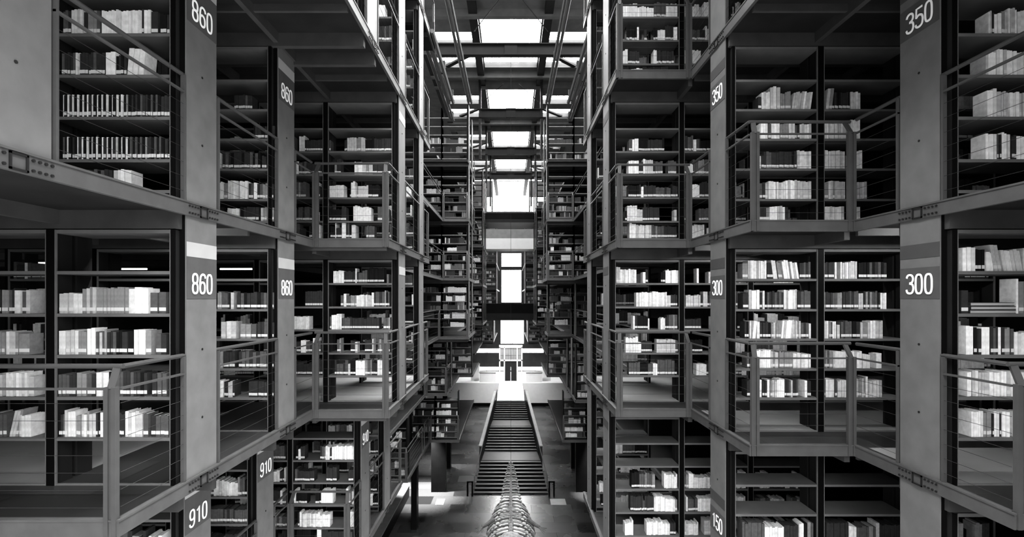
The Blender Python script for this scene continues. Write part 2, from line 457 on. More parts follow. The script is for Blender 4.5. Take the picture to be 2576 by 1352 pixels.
def fill_px(side, lv, yrow, k, runs, where, vis=(0, 2576)):
    """runs measured in the photograph: (px0, px1, count, tone, height in m, lean)"""
    yf = yrow - .07 + .03; z = FL(lv) + shelf_heights(side, lv)[k]
    n = 0
    for run in runs:
        p0, p1, c, t = run[:4]
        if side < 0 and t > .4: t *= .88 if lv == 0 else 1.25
        h = run[4] if len(run) > 4 else .2; lean = run[5] if len(run) > 5 else 0
        xa, xb = (p0-1285)*yf/F, (p1-1285)*yf/F
        w = (xb-xa)/c
        if c == 'alt': pass
        for i in range(c):
            ww = w*(.86 + .12*rnd.random()); hh = h*(1 + rnd.uniform(-.05, .04)) if c > 1 else h
            tt = t*rnd.choice((.7, .85, 1, 1, 1.15)) if t > .2 else t*rnd.choice((.5, 1, 1, 1.8))
            b = xa + w*i
            put_book(b, b+ww, yf + rnd.uniform(0, .015), z, hh, rnd.uniform(.125, .15), tt, lean, True, (side, lv, where, k, n)); n += 1
def alt_run(p0, p1, n, h):
    o = []; w = (p1-p0)/n
    for i in range(n):
        a = p0 + w*i
        lt = .5 if rnd.random() < .85 else .15
        if i > n*.62: lt *= .35
        o += [(a, a+w*.36, 1, lt, h), (a+w*.4, a+w*.98, 1, .03, h*.97)]
    return o
def fill_random(side, lv, yrow, xa, xb, k, fill=.85, bright=.4, start=0.0, gap=.06, wmul=1.0, cap=1.0):
    yf = yrow - .07 + .03; z = FL(lv) + shelf_heights(side, lv)[k]
    x = xa + .04 + start; end = xb - .04
    tone = .1; run = 0; h = .2
    while x < end - .03:
        if run <= 0:
            if rnd.random() > fill: x += rnd.uniform(.06, .25); run = 0; tone = .1
            run = rnd.choice((1, 1, 2, 3, 5, 8)); br = rnd.random() < bright
            tone = rnd.choice((.4, .55, .6, .7, .75)) if br else rnd.choice((.025, .05, .07, .12, .2))
            h = rnd.uniform(.16, .245)
        w = rnd.uniform(.018, .045)*wmul
        if x + w > end: break
        put_book(side*x, side*(x+w*.93), yf + rnd.uniform(0, .02), z, h*rnd.uniform(.95, 1.05), rnd.uniform(.125, .16), min(cap, tone*rnd.uniform(.8, 1.1)), 0, False, None)
        x += w; run -= 1
WH = {}
def bays(side, lv, y, n, parts=True):
    x = plane(side, lv, y) + .055
    return [(x + 1.065*i, x + 1.065*(i+1)) for i in range(n)]
rowname = {4.32: 'nearest', 6.03: 'second', 7.74: 'third', 9.45: 'fourth', 5.09: 'nearest', 6.55: 'second', 8.01: 'third', 9.47: 'fourth'}
NOBOOK = set()
TABLE = {}
def T(side, lv, y, k, runs): TABLE[(side, lv, y, k)] = runs
A, B = 4.32, 6.03
# nearest left row, upper 860 storey
T(-1,1,A,4,[(158,178,3,.12,.21),(178,206,4,.45,.225),(208,218,1,.1,.2),(219,250,4,.25,.205),(255,357,17,.6,.213),(357,362,1,.08,.22),(362,377,2,.6,.213),(380,397,1,.2,.2),(403,440,5,.03,.18)])
T(-1,1,A,3,[(155,188,5,.08,.2),(190,200,2,.5,.21),(200,262,9,.06,.2),(263,288,2,.6,.21),(290,317,4,.06,.18),(319,360,3,.65,.245,.02),(395,440,5,.03,.12)])
T(-1,1,A,2,alt_run(155,402,20,.2)+[(404,440,5,.06,.19)])
T(-1,1,A,1,alt_run(155,412,21,.2)+[(414,440,4,.06,.19)])
T(-1,1,A,0,[(160,280,13,.06,.18),(285,330,5,.5,.18)])
# nearest left row, lower 860 storey (first and second bay)
T(-1,0,A,3,[(148,205,5,.55,.178),(206,321,13,.3,.222),(322,372,3,.65,.22),(378,418,2,.2,.185),(-30,2,4,.1,.2),(4,20,2,.25,.2),(20,35,2,.06,.2),(36,52,1,.6,.2),(53,74,2,.2,.195)])
T(-1,0,A,2,[(146,195,5,.55,.21),(196,218,3,.25,.2),(219,239,2,.75,.235),(240,261,3,.2,.2),(262,268,1,.5,.22),(269,335,9,.06,.2),(336,365,3,.6,.215),(367,382,1,.3,.21),(390,417,2,.2,.18),(-30,9,5,.3,.2),(12,45,4,.5,.2),(46,74,1,.22,.18)])
T(-1,0,A,1,[(146,190,5,.06,.19),(191,215,2,.12,.2),(218,240,2,.08,.19),(241,272,2,.7,.2),(274,370,11,.06,.21),(383,418,3,.2,.2),(-30,4,4,.6,.19),(13,33,3,.65,.2),(38,68,4,.65,.2),(70,84,1,.2,.17)])
T(-1,0,A,0,[(148,161,3,.06,.2),(162,189,4,.65,.225),(190,216,4,.5,.19),(217,222,1,.3,.22),(224,240,2,.4,.2),(241,251,2,.06,.2),(252,272,2,.7,.21),(274,311,5,.1,.2),(312,358,5,.7,.215),(360,372,1,.25,.2),(379,425,4,.12,.18),(-30,14,5,.15,.2),(20,42,3,.5,.23,.05),(45,77,4,.65,.19)])
# second left row
T(-1,1,B,4,[(588,634,8,.1,.18)]); T(-1,1,B,3,[(640,690,6,.05,.16)])
T(-1,1,B,2,[(546,552,1,.65,.2),(560,655,14,.06,.2),(658,670,2,.1,.16)])
T(-1,1,B,1,[(546,562,4,.6,.21),(563,572,2,.3,.2),(573,598,4,.45,.22),(602,622,3,.6,.215),(625,636,2,.08,.2),(637,646,2,.6,.2),(647,688,6,.12,.19)])
T(-1,1,B,0,[(572,582,2,.5,.16),(583,600,2,.6,.16),(604,650,6,.05,.17),(655,688,6,.3,.17)])
T(-1,0,B,3,[(546,578,6,.12,.2),(580,588,1,.3,.2),(596,688,11,.07,.2)])
T(-1,0,B,2,[(556,594,3,.6,.2),(604,645,3,.12,.17),(648,688,5,.1,.2)])
T(-1,0,B,1,[(546,560,2,.3,.2),(562,590,4,.1,.2),(600,688,10,.08,.2)])
T(-1,0,B,0,[(546,561,3,.65,.2),(563,590,5,.2,.19),(625,688,8,.08,.19)])
# nearest right row, 350 storey
T(1,1,A,4,[(2487,2495,2,.5,.2),(2497,2502,1,.1,.19),(2503,2521,2,.7,.19),(2522,2536,3,.35,.2),(2537,2560,4,.6,.225),(2561,2640,9,.6,.21)])
T(1,1,A,3,[(2480,2508,4,.65,.215),(2509,2560,6,.65,.225),(2561,2640,9,.6,.2)])
T(1,1,A,2,[(2484,2508,3,.75,.245),(2509,2522,2,.45,.22),(2523,2540,3,.4,.225),(2541,2574,4,.65,.225),(2575,2640,8,.6,.21)])
T(1,1,A,1,[(2483,2510,4,.75,.23),(2511,2520,2,.06,.22),(2521,2545,4,.65,.23),(2546,2560,2,.06,.21),(2561,2640,8,.65,.21)])
# nearest right row, 300 storey
T(1,0,A,4,[(2424,2455,3,.65,.205),(2456,2480,3,.07,.19),(2482,2502,2,.65,.165),(2503,2522,2,.4,.225,-.04),(2526,2576,6,.6,.185,-.03),(2577,2640,7,.5,.2)])
T(1,0,A,3,[(2420,2438,1,.05,.2),(2556,2562,1,.65,.3),(2564,2640,6,.3,.28)])
T(1,0,A,2,[(2432,2452,2,.75,.24),(2454,2470,2,.07,.23),(2471,2492,2,.75,.235),(2493,2513,3,.12,.235),(2514,2522,1,.8,.235),(2523,2552,4,.15,.23),(2553,2640,10,.7,.19)])
T(1,0,A,1,[(2434,2448,2,.75,.21),(2449,2464,2,.6,.215),(2465,2490,4,.35,.21),(2491,2533,7,.7,.21),(2534,2640,12,.5,.21)])
T(1,0,A,0,[(2445,2475,5,.75,.215),(2476,2497,3,.3,.21),(2498,2502,1,.08,.2),(2503,2518,2,.75,.21),(2519,2523,1,.1,.2),(2524,2541,2,.7,.21),(2552,2640,9,.6,.21)])
# second right row, 350 storey
T(1,1,B,4,[(1908,1916,2,.1,.16),(1917,1938,4,.6,.215),(1939,1963,3,.5,.28),(1965,1975,2,.25,.2),(1976,1990,3,.3,.22),(1992,2040,9,.55,.215,.03),(2078,2094,2,.4,.26,.03),(2095,2140,9,.07,.21),(2141,2166,4,.6,.215)])
T(1,1,B,3,[(1915,1932,3,.7,.2),(1934,1941,1,.1,.19),(1942,1962,3,.7,.21),(1963,1985,5,.3,.19),(1986,2000,3,.6,.22),(2001,2012,2,.06,.18),(2013,2042,5,.6,.19),(2066,2085,4,.6,.21),(2086,2100,3,.5,.2),(2101,2130,6,.5,.2),(2140,2165,4,.7,.235)])
T(1,1,B,2,[(1910,1922,2,.2,.16),(1923,2005,13,.06,.21),(2006,2042,6,.5,.22),(2066,2085,4,.6,.24),(2086,2126,7,.5,.22),(2147,2154,1,.4,.2),(2156,2170,2,.6,.22)])
T(1,1,B,1,[(1905,1933,4,.2,.2),(1934,1953,3,.7,.22),(1955,1977,4,.5,.21),(1978,2006,5,.65,.23),(2007,2042,5,.4,.22),(2066,2085,4,.3,.2),(2086,2128,8,.45,.22),(2158,2182,4,.5,.21)])
T(1,1,B,0,[(1905,1936,4,.15,.17),(1937,1976,6,.65,.18),(2072,2125,9,.6,.18),(2155,2165,2,.4,.17)])
# second right row, 300 storey
T(1,0,B,4,[(1868,1882,2,.12,.19),(1883,1929,9,.65,.215),(1930,1945,2,.1,.19),(1946,1957,2,.6,.215,-.03),(1960,1970,2,.3,.2,-.03),(1973,1989,3,.65,.22,-.03),(1993,2011,3,.65,.2,-.03),(2013,2040,5,.08,.2),(2066,2073,1,.6,.21),(2074,2100,5,.1,.2),(2101,2106,1,.6,.2),(2116,2140,5,.55,.2),(2141,2157,3,.4,.22),(2160,2232,10,.06,.2)])
T(1,0,B,3,[(1870,1884,2,.08,.2),(1885,1911,4,.65,.225),(1912,1918,1,.05,.2),(1919,1924,1,.7,.22),(1925,1973,8,.07,.21),(1974,2006,7,.65,.23),(2007,2040,4,.17,.22),(2066,2127,10,.13,.2),(2128,2160,6,.08,.21),(2161,2172,2,.6,.19),(2173,2215,8,.12,.21),(2216,2231,3,.7,.19)])
T(1,0,B,2,[(1875,1885,2,.05,.2),(1887,1890,1,.6,.21),(1894,1902,1,.75,.21,.02),(1905,1912,1,.75,.2),(1913,1940,4,.05,.2),(1941,1965,4,.35,.19),(1966,1996,6,.65,.215,.02),(1997,2015,4,.4,.21),(2016,2035,3,.08,.19),(2036,2041,1,.7,.18),(2066,2086,4,.65,.21),(2087,2095,2,.15,.2),(2096,2104,2,.75,.21),(2106,2114,2,.4,.17),(2116,2145,5,.2,.21),(2146,2165,2,.05,.2),(2166,2190,4,.35,.19),(2191,2203,2,.8,.22),(2204,2222,4,.4,.21)])
T(1,0,B,1,[(1880,1903,4,.06,.19),(1905,1940,7,.75,.215),(1941,1960,4,.35,.2),(1961,1995,8,.25,.2),(1996,2015,4,.7,.185),(2016,2041,6,.65,.17),(2066,2073,2,.7,.22),(2074,2095,5,.25,.21),(2096,2130,7,.6,.2),(2133,2170,6,.65,.2),(2171,2190,4,.55,.165),(2205,2220,2,.75,.185)])
T(1,0,B,0,[(1880,1903,3,.1,.2),(1908,1918,2,.7,.215),(1919,1930,2,.1,.2),(1931,1937,1,.8,.215),(1938,1955,3,.4,.2),(1956,1974,4,.75,.215),(1975,2010,7,.2,.21),(2025,2031,1,.75,.2),(2033,2041,2,.1,.19),(2066,2078,2,.1,.2),(2079,2100,5,.7,.22),(2101,2108,2,.2,.21),(2109,2130,4,.5,.2),(2155,2178,5,.35,.23),(2179,2184,1,.75,.25),(2185,2220,8,.5,.2)])
NEARB = [(s, lv, y) for s in (LSIDE, RSIDE) for lv in (-1, 0, 1, 2, 3) for y in (NEAR_L910 if (s, lv) == (LSIDE, -1) else NEAR) if y > 3]
for side, lv, y in NEARB:
    if plane(side, lv, y) is None: continue
    if lv == 3 and y < 9: continue
    if lv == 2 and y < 7 : 
        if side < 0 and y < 6: continue
        if side > 0: continue
    if (side, lv, y) == (RSIDE, -1, 4.32): nb = 2
    else: nb = {4.32: 2, 6.03: 3, 7.74: 3, 9.45: 1}.get(y, 2)
    for i, (xa, xb) in enumerate(bays(side, lv, y, nb)):
        w = 'steel bookcase, bay %s from the nave, %s row, %s' % (['one', 'two', 'three'][i], rowname[y], STOREY[(side, lv)])
        bookcase(side, lv, y, xa, xb, w)
        for k in range(len(shelf_heights(side, lv))):
            if any((side, lv, y, kk) in TABLE for kk in range(6)):
                if i == 0 and (side, lv, y, k) in TABLE: fill_px(side, lv, y, k, TABLE[(side, lv, y, k)], rowname[y])
                elif i == 1 and y == A and side > 0 or i == 2: fill_random(side, lv, y, xa, xb, k)
                continue
            if lv == 0 and k == 4 and side < 0 and rnd.random() < .5: continue
            if lv != 0 and k == 5: continue
            if lv == -1 and side > 0 and k >= 4: continue
            stt = rnd.uniform(0, .3)*(1 if side > 0 and i == 0 else .2)
            fill_random(side, lv, y, xa, xb, k, fill=.8 if side < 0 else .88, bright=.32 if side < 0 else .5, start=stt)
# far rows that face down the nave
far_n = 0
for side in (LSIDE, RSIDE):
    for y, lvs in ((20.7, (-1, 0, 1, 2, 3)), (26.2, (-1,)), (31.2, (0, 1, 2, 3)), (46.2, (-1, 0, 1, 2, 3))):
        for lv in lvs:
            yy = {(-1, -1): 21.2, (1, 0): 22.2, (1, -1): 19.8}.get((side, lv), y) if y < 25 else y
            x = plane(side, lv, yy+.05)
            if x is None: continue
            for i in range(3 if y < 25 or lv == -1 else 2):
                xa = x + .06 + 1.065*i; xb = xa + 1.065
                bookcase(side, lv, yy, xa, xb, 'distant bookcase, bay %s from nave, %s bend, %s' % (['one','two','three'][i], {20.7:'first',26.2:'inner',31.2:'second',46.2:'last'}[y], STOREY[(side, lv)]), parts=False, group='distant bookcases')
                for k in range(5):
                    if lv == 3 and (k > 2 or rnd.random() < .4): continue
                    if lv == 2 and k > 2 and rnd.random() < .8: continue
                    fill_random(side, lv, yy, xa, xb, k, fill=.75, bright=.35 if lv < 2 else .1, wmul=1.5 if y < 25 else 2.2, cap=.4 if lv < 2 else .22)
    for lv, yy, nb in ((-2, 17.9 if side < 0 else 22.8, 2), (-2, 22.8, 2)):
        if side > 0 and yy == 22.8 and nb == 2 and lv == -2 and (side, 'd') in NOBOOK: continue
        NOBOOK.add((side, 'd'))
        x = plane(side, lv, yy+.05)
        for i in range(nb):
            xa = x+.06+1.065*i; xb = xa+1.065
            bookcase(side, lv, yy, xa, xb, 'distant bookcase, bay %s on the %s, %s' % (['one','two'][i], STOREY[(side, lv)], 'nearer end' if yy < 20 else 'by the stair'), parts=False, group='distant bookcases')
            for k in range(5): fill_random(side, lv, yy, xa, xb, k, fill=.8, bright=.45, wmul=1.5)

# pixel area decides which 300 become things of their own
def px_area(b):
    y = b['y']; s = F/y
    u0, u1 = 1288 + b['x0']*s, 1288 + b['x1']*s
    v1 = 750 - (b['z'] - CAMZ)*s; v0 = v1 - b['h']*s
    u0, u1 = sorted((u0, u1))
    iw = max(0, min(u1, 2576) - max(u0, 0)); ih = max(0, min(v1, 1352) - max(v0, 0))
    return iw*ih
cand = sorted([b for b in BOOKS if b['ind'] and px_area(b) > 0], key=px_area, reverse=True)[:298]
ids = {id(b) for b in cand}
def book_shape(mb, b, label=True):
    x0, x1 = sorted((b['x0'], b['x1'])); y, z, h, d, ln = b['y'], b['z'], b['h'], b['d'], b['lean']
    q = .002
    c = lambda x, yy, zz: (x + ln*(zz - z)/h, yy, zz)
    mb.hexa([c(x0,y,z), c(x1,y,z), c(x1,y+d,z), c(x0,y+d,z), c(x0,y,z+h), c(x1,y,z+h), c(x1,y+d,z+h), c(x0,y+d,z+h)], tone_i(b['t']))
def label_shape(mb, b, mi):
    x0, x1 = sorted((b['x0'], b['x1'])); y, z, h, ln = b['y'], b['z'], b['h'], b['lean']
    w = x1-x0
    c = lambda x, yy, zz: (x + ln*(zz - z)/h, yy, zz)
    a, e = x0 + w*.0, x1 - w*.0
    mb.hexa([c(a,y-.0015,z+.022), c(e,y-.0015,z+.022), c(e,y,z+.022), c(a,y,z+.022), c(a,y-.0015,z+.052), c(e,y-.0015,z+.052), c(e,y,z+.052), c(a,y,z+.052)], mi)
def tone_word(t):
    return ['black', 'very dark', 'dark grey', 'grey', 'light grey', 'pale', 'white'][tone_i(t)]
BM = ['book%d' % i for i in range(len(TONES))]
STO = {(LSIDE,1): 'upper 860 storey', (LSIDE,0): 'lower 860 storey', (RSIDE,1): '350 storey', (RSIDE,0): '300 storey'}
order = {}
for b in sorted(cand, key=lambda b: (b['x0'])):
    side, lv, wh, k, n = b['info']
    key = (side, lv, wh, k); order[key] = i = order.get(key, -1) + 1
    x0, x1 = sorted((b['x0'], b['x1'])); y, z, h, d, ln = b['y'], b['z'], b['h'], b['d'], b['lean']
    mb = MB(); c = lambda x, yy, zz: (x + ln*(zz - z)/h, yy, zz)
    t_ = min(.003, (x1-x0)*.15)
    # cover: spine and two boards; the page block sits inside, a little lower
    mb.hexa([c(x0,y,z), c(x1,y,z), c(x1,y+.004,z), c(x0,y+.004,z), c(x0,y,z+h), c(x1,y,z+h), c(x1,y+.004,z+h), c(x0,y+.004,z+h)])
    mb.hexa([c(x0,y+.004,z), c(x0+t_,y+.004,z), c(x0+t_,y+d,z), c(x0,y+d,z), c(x0,y+.004,z+h), c(x0+t_,y+.004,z+h), c(x0+t_,y+d,z+h), c(x0,y+d,z+h)])
    mb.hexa([c(x1-t_,y+.004,z), c(x1,y+.004,z), c(x1,y+d,z), c(x1-t_,y+d,z), c(x1-t_,y+.004,z+h), c(x1,y+.004,z+h), c(x1,y+d,z+h), c(x1-t_,y+d,z+h)])
    o = mb.build('book', BM[tone_i(b['t'])], loc=((x0+x1)/2, y+d/2, z))
    pg = MB(); z2 = z+h-.005; z1 = z+.003
    pg.hexa([c(x0+t_,y+.004,z1), c(x1-t_,y+.004,z1), c(x1-t_,y+d-.004,z1), c(x0+t_,y+d-.004,z1), c(x0+t_,y+.004,z2), c(x1-t_,y+.004,z2), c(x1-t_,y+d-.004,z2), c(x0+t_,y+d-.004,z2)])
    pg.build('page_block', 'pages', o)
    if b['t'] < .5 and h > .13:
        lm = MB(); label_shape(lm, b, 0); lm.build('spine_label', 'label', o)
    shelf = {0: ['lowest', 'second', 'third', 'fourth', 'top'], 1: ['lowest', 'second', 'third', 'fourth', 'fifth', 'top']}[lv][k]
    tag(o, '%s book, %s from left on %s shelf, %s row of %s' % (tone_word(b['t']), ordn(i), shelf, wh, STO[(side, lv)]), 'book', 'books on the nearer shelves')
mb = MB()
for b in BOOKS:
    if id(b) in ids: continue
    book_shape(mb, b)
    if b['y'] < 11 and b['t'] < .45 and b['h'] > .13: label_shape(mb, b, len(TONES))
o = mb.build('books', BM + ['label']); tag(o, 'the many smaller books filling the farther shelves', 'books', None, 'stuff')
# stack of flat books in the nearest right row of the 300 storey
for i, (w0, w1, hh) in enumerate(((2440,2556,.032),(2442,2556,.03),(2441,2552,.03))):
    yf = A-.04; z = FL(0)+1.475+.033*i
    xa, xb = (w0-1285)*yf/F, (w1-1285)*yf/F
    m = MB().box(xa, xb, yf, yf+.16, z, z+.004); m.box(xa, xb, yf, yf+.16, z+.026, z+.03); m.box(xa, xa+.004, yf, yf+.16, z+.004, z+.026)
    o = m.build('book', 'book1'); MB().box(xa+.004, xb-.003, yf+.003, yf+.157, z+.004, z+.026).build('page_block', 'stripe', o)
    tag(o, 'dark book lying flat, %s of three in the 300 storey stack' % ['lowest','middle','topmost'][i], 'book', 'books on the nearer shelves')

# ------------------------------------------------------------------ lamps in the aisles, plus hidden fill tubes added to brighten decks
n = 0
for side in (LSIDE, RSIDE):
    for lv in (0, 1):
        for q, ya in enumerate((5.3, 7.0, 8.7, 10.4, 12.4)):
            for r, xa in enumerate((5.4, 7.6, 9.4)):
                hid = r == 0 and q < 3 or q == 0 or lv == 1 and q == 2  # hid: unseen fill tube added behind the joists to lighten the deck
                if hid and (r > 0 or q > 1 or lv == 1 or q == 1 and side < 0): continue
                if hid: xa = (3.3 if side < 0 else 4.0) if q == 0 else 2.9
                if side > 0 and lv == 1 and not hid:
                    if (q, r) != (3, 1): continue
                    xa, ya = 7.95, 9.2
                ya = (4.88, 6.62)[q] if hid else ya
                z = FL(lv+1) - (.09 if hid else .36 if side > 0 and lv == 1 else .2)
                l = empty('strip_or_fill_lamp', (side*(xa+.35), ya, z))
                tag(l, 'strip or fill lamp, %s from nave in aisle %s, %s' % (ORD[r], ['one','two','three','four','five'][q], STOREY[(side, lv)]), 'lamp', 'strip lamps in the aisles')
                MB().box(side*xa, side*(xa+.7), ya-.05, ya+.05, z+.0, z+(.02 if hid else .13)).build('housing', 'shelfside', l)
                MB().tube([(side*(xa+.02), ya, z-.02), (side*(xa+.68), ya, z-.02)], .02, 6).build('tube', 'hidden_fill' if hid else 'lamp', l)

# paler aisle floor laid only where the deck looks lit; brightness put in its colour
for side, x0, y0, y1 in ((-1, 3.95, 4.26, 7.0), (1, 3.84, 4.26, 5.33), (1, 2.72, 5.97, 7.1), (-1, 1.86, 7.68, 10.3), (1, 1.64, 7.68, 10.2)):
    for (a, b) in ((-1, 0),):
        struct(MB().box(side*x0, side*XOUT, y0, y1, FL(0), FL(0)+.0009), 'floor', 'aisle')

# ------------------------------------------------------------------ shell: ground, walls, roof
struct(MB().box(-14, 14, 8, 62, -.2, 0), 'floor', 'ground')
for s, nm in ((LSIDE, 'wall_left'), (RSIDE, 'wall_right')):
    struct(MB().box(s*XOUT, s*(XOUT+.3), -2, 62, 4.6, CAMZ+13.4), nm, 'wall')
for s, nm in ((-1, 'wall_ground_lightblock_left'), (1, 'wall_ground_lightblock_right')):  # side walls added to keep horizon light off the ground floor
    struct(MB().box(s*9, s*9.2, 8, 51.9, 0, 4.6), nm, 'wall')
# upper slabs closing the near stacks over the topmost storey
for s, x in ((LSIDE, 1.74), (RSIDE, 1.52)):
    struct(MB().box(s*x, s*XOUT, -2, 10.6, FL(4)-.1, FL(4)), 'ceiling', 'roof')
    struct(MB().box(s*4.4, s*XOUT, 10.6, 62, FL(4)+.3, FL(4)+.5), 'ceiling', 'roof')
RZ = CAMZ + 13.0
P = 7.65
# roof over the nave: solid bands between the skylights
edges = [(-2, 0.05), (5.05, 7.7), (12.7, 15.36), (20.35, 23.05)] + [(28.0+P*i, 30.66+P*i) for i in range(4)]
for (a, b) in edges:
    m = MB().box(-4.6, 4.6, a, b, RZ, RZ+.3)
    for yy in (a+.5, b-.75): m.box(-4.6, 4.6, yy, yy+.25, RZ-.35, RZ)
    struct(m, 'ceiling', 'roof')
for s in (-1, 1):
    m = MB().box(s*1.52, s*1.9, 15, 62, RZ-.25, RZ+.3); m.box(s*4.2, s*4.6, 15, 62, RZ-.25, RZ+.3)
    struct(m, 'ceiling', 'truss')
for s, nm in ((-1, 'wall_lightblock_left'), (1, 'wall_lightblock_right')):  # unseen walls added behind the viewer to keep light out of the stacks
    struct(MB().box(s*4.9, s*XOUT, -2.3, -2, 4.6, RZ), nm, 'wall')
    struct(MB().box(s*4.6, s*XOUT, 22, 62, RZ, RZ+.3), 'ceiling', 'roof')
# skylights: frame bars and panes
wn = 1
for i in range(4):
    a, b = 23.05+P*i, 28.0+P*i
    w = empty('window_%d' % wn, (0, (a+b)/2, RZ)); wn += 1; w['kind'] = 'structure'
    MB().box(-1.52, 1.52, a, b, RZ+.12, RZ+.14).build('pane', 'glass', w)
    fr = MB()
    for x in (-1.5, 1.5): fr.box(x-.04, x+.04, a, b, RZ, RZ+.2)
    fr.build('window_frame', 'truss', w)
    for s in (-1, 1):
        m = MB().box(s*1.9, s*4.2, a, a+1.25, RZ, RZ+.3); m.box(s*1.9, s*4.2, a+2.55, a+3.5, RZ, RZ+.3)
        struct(m, 'ceiling', 'roof')
        v = empty('window_%d' % wn, (s*3, a+1.9, RZ)); wn += 1; v['kind'] = 'structure'
        MB().box(s*1.9, s*4.2, a+1.25, a+2.55, RZ+.12, RZ+.14).build('pane', 'glass', v)
        MB().box(s*1.9, s*4.2, a+3.5, b, RZ+.12, RZ+.14).build('pane', 'glass', v)
        MB().bar((s*2.0, a+3.4, RZ+.05), (s*3.6, b, RZ+.05), .25, .1).build('window_frame', 'truss', v)
    # thin tie rods crossing the opening
    for s in (-1, 1):
        r = MB().tube([(s*.42, a-4.0, RZ-1.5), (s*1.6, a-1.6, RZ-1.5)], .022, 5).build('tie_rod', 'truss')
        tag(r, 'thin diagonal tie rod, %s skylight, %s half' % (ORD[i], 'left' if s < 0 else 'right'), 'rod', 'roof tie rods')
# cross beams of the nave
for i in range(4):
    y = 21.9 + 7.55*i; half = 4.4 if i == 0 else (1.9 if i < 3 else 1.9)
    g = empty('roof_beam', (0, y, CAMZ+10.7)); tag(g, 'deep steel roof beam spanning the nave, %s from the viewer' % ORD[i], 'beam', 'cross beams of the nave', 'thing')
    MB().box(-half, half, y, y+.06, CAMZ+10.72, CAMZ+11.17).build('web', 'truss', g)
    m = MB().box(-half, half, y-.12, y+.18, CAMZ+10.68, CAMZ+10.73); m.box(-half, half, y-.12, y+.18, CAMZ+11.15, CAMZ+11.2)
    m.build('flange', 'truss', g)
    MB().box(-.28, .28, y-.05, y, CAMZ+10.66, CAMZ+11.24).build('splice_plate', 'truss', g)
    for s in (-1, 1): MB().box(s*(half-.15), s*half, y-.05, y+.1, CAMZ+8.2, CAMZ+13).build('hanger', 'truss', g)
# longitudinal hanger pipes under the roof
for s in (-1, 1):
    for q, (x, h, a, b) in enumerate(((1.68, 5.7, 10.6, 14.5), (1.64 if s < 0 else 1.48, 8.13, 13.2, 20.7), (2.35, 7.3, 13.0, 20.4))):
        g = empty('hanging_pipe', (s*x, (a+b)/2, CAMZ+h)); tag(g, 'twin steel pipe running along the nave high up, %s pair on the %s' % (ORD[q], SIDE[s]), 'pipe', 'pipes under the roof')
        for dx in (0, .12): MB().tube([(s*(x+dx), a, CAMZ+h), (s*(x+dx), b, CAMZ+h)], .05, 6).build('pipe', 'steel', g)
        for yy in (a+.2, (a+b)/2, b-.2): MB().box(s*(x-.02), s*(x+.14), yy, yy+.05, CAMZ+h-.02, CAMZ+h+.3).build('clamp', 'truss', g)
# far end wall with its windows
YE = 60.0
wall = MB()
def hz(y): return CAMZ + (750-y)*YE/F
wins = [(-1.15, 1.3, hz(762), hz(637)), (-1.25, 1.6, hz(866), hz(805)), (-4.4, 4.4, 2.5, hz(923)), (-4.4, -1.35, hz(889), hz(877)), (1.35, 4.0, hz(889), hz(877)), (-2.2, 2.2, hz(533), hz(455)), (-2.9,-2.3,hz(533),hz(495)), (2.3, 4.2, hz(533), hz(495))]
xs = sorted({-14, 14} | {v for w in wins for v in w[:2]}); zs = sorted({0, RZ+.3} | {v for w in wins for v in w[2:]})
for i in range(len(xs)-1):
    for j in range(len(zs)-1):
        cx, cz = (xs[i]+xs[i+1])/2, (zs[j]+zs[j+1])/2
        if any(w[0] < cx < w[1] and w[2] < cz < w[3] for w in wins): continue
        wall.box(xs[i], xs[i+1], YE, YE+.3, zs[j], zs[j+1])
struct(wall, 'wall_far', 'wall')
for (a, b, c, d) in wins:
    w = empty('window_%d' % wn, ((a+b)/2, YE, c)); wn += 1; w['kind'] = 'structure'
    MB().box(a, b, YE+.14, YE+.16, c, d).build('pane', 'glass', w)
    fr = MB(); nx = max(1, int((b-a)/1.4))
    for q in range(nx+1): xx = a+(b-a)*q/nx; fr.box(xx-.03, xx+.03, YE+.1, YE+.2, c, d)
    for zz in (c, d): fr.box(a, b, YE+.1, YE+.2, zz-.04, zz+.04)
    if d-c > 5: fr.box(a, b, YE+.05, YE+.25, hz(680), hz(671))
    fr.build('window_frame', 'truss', w)

# ------------------------------------------------------------------ bridges across the far nave
def bridge(y0, y1, x0, x1, zlo, zmid, zhi, label, mat_lo, mat_hi, lamps=False):
    g = empty('footbridge', ((x0+x1)/2, (y0+y1)/2, zlo)); tag(g, label, 'bridge')
    MB().box(x0, x1, y0, y1, zlo, zmid).build('deck', mat_lo, g)
    MB().box(x0, x1, y0, y0+.06, zmid, zhi).build('parapet', mat_hi, g)
    MB().box(x0, x1, y1-.06, y1, zmid, zhi).build('parapet', mat_hi, g)
    return g
def hh(y, Z): return CAMZ + (750-y)*Z/F
bridge(33, 35.9, -1.72, 1.57, hh(560,33), hh(552,33), hh(536,33), 'dark footbridge high over the nave under the bright window', 'truss', 'darkstone')
bridge(36.1, 38.5, -2.57, 2.57, hh(807,36), hh(789,36), hh(765,36), 'dark footbridge with solid parapet across the nave at eye level', 'truss', 'darkstone')
bridge(40, 42, -2.57, 2.57, hh(627,40), hh(600,40), hh(577,40), 'pale panelled footbridge in daylight below the dark one', 'white', 'pale')

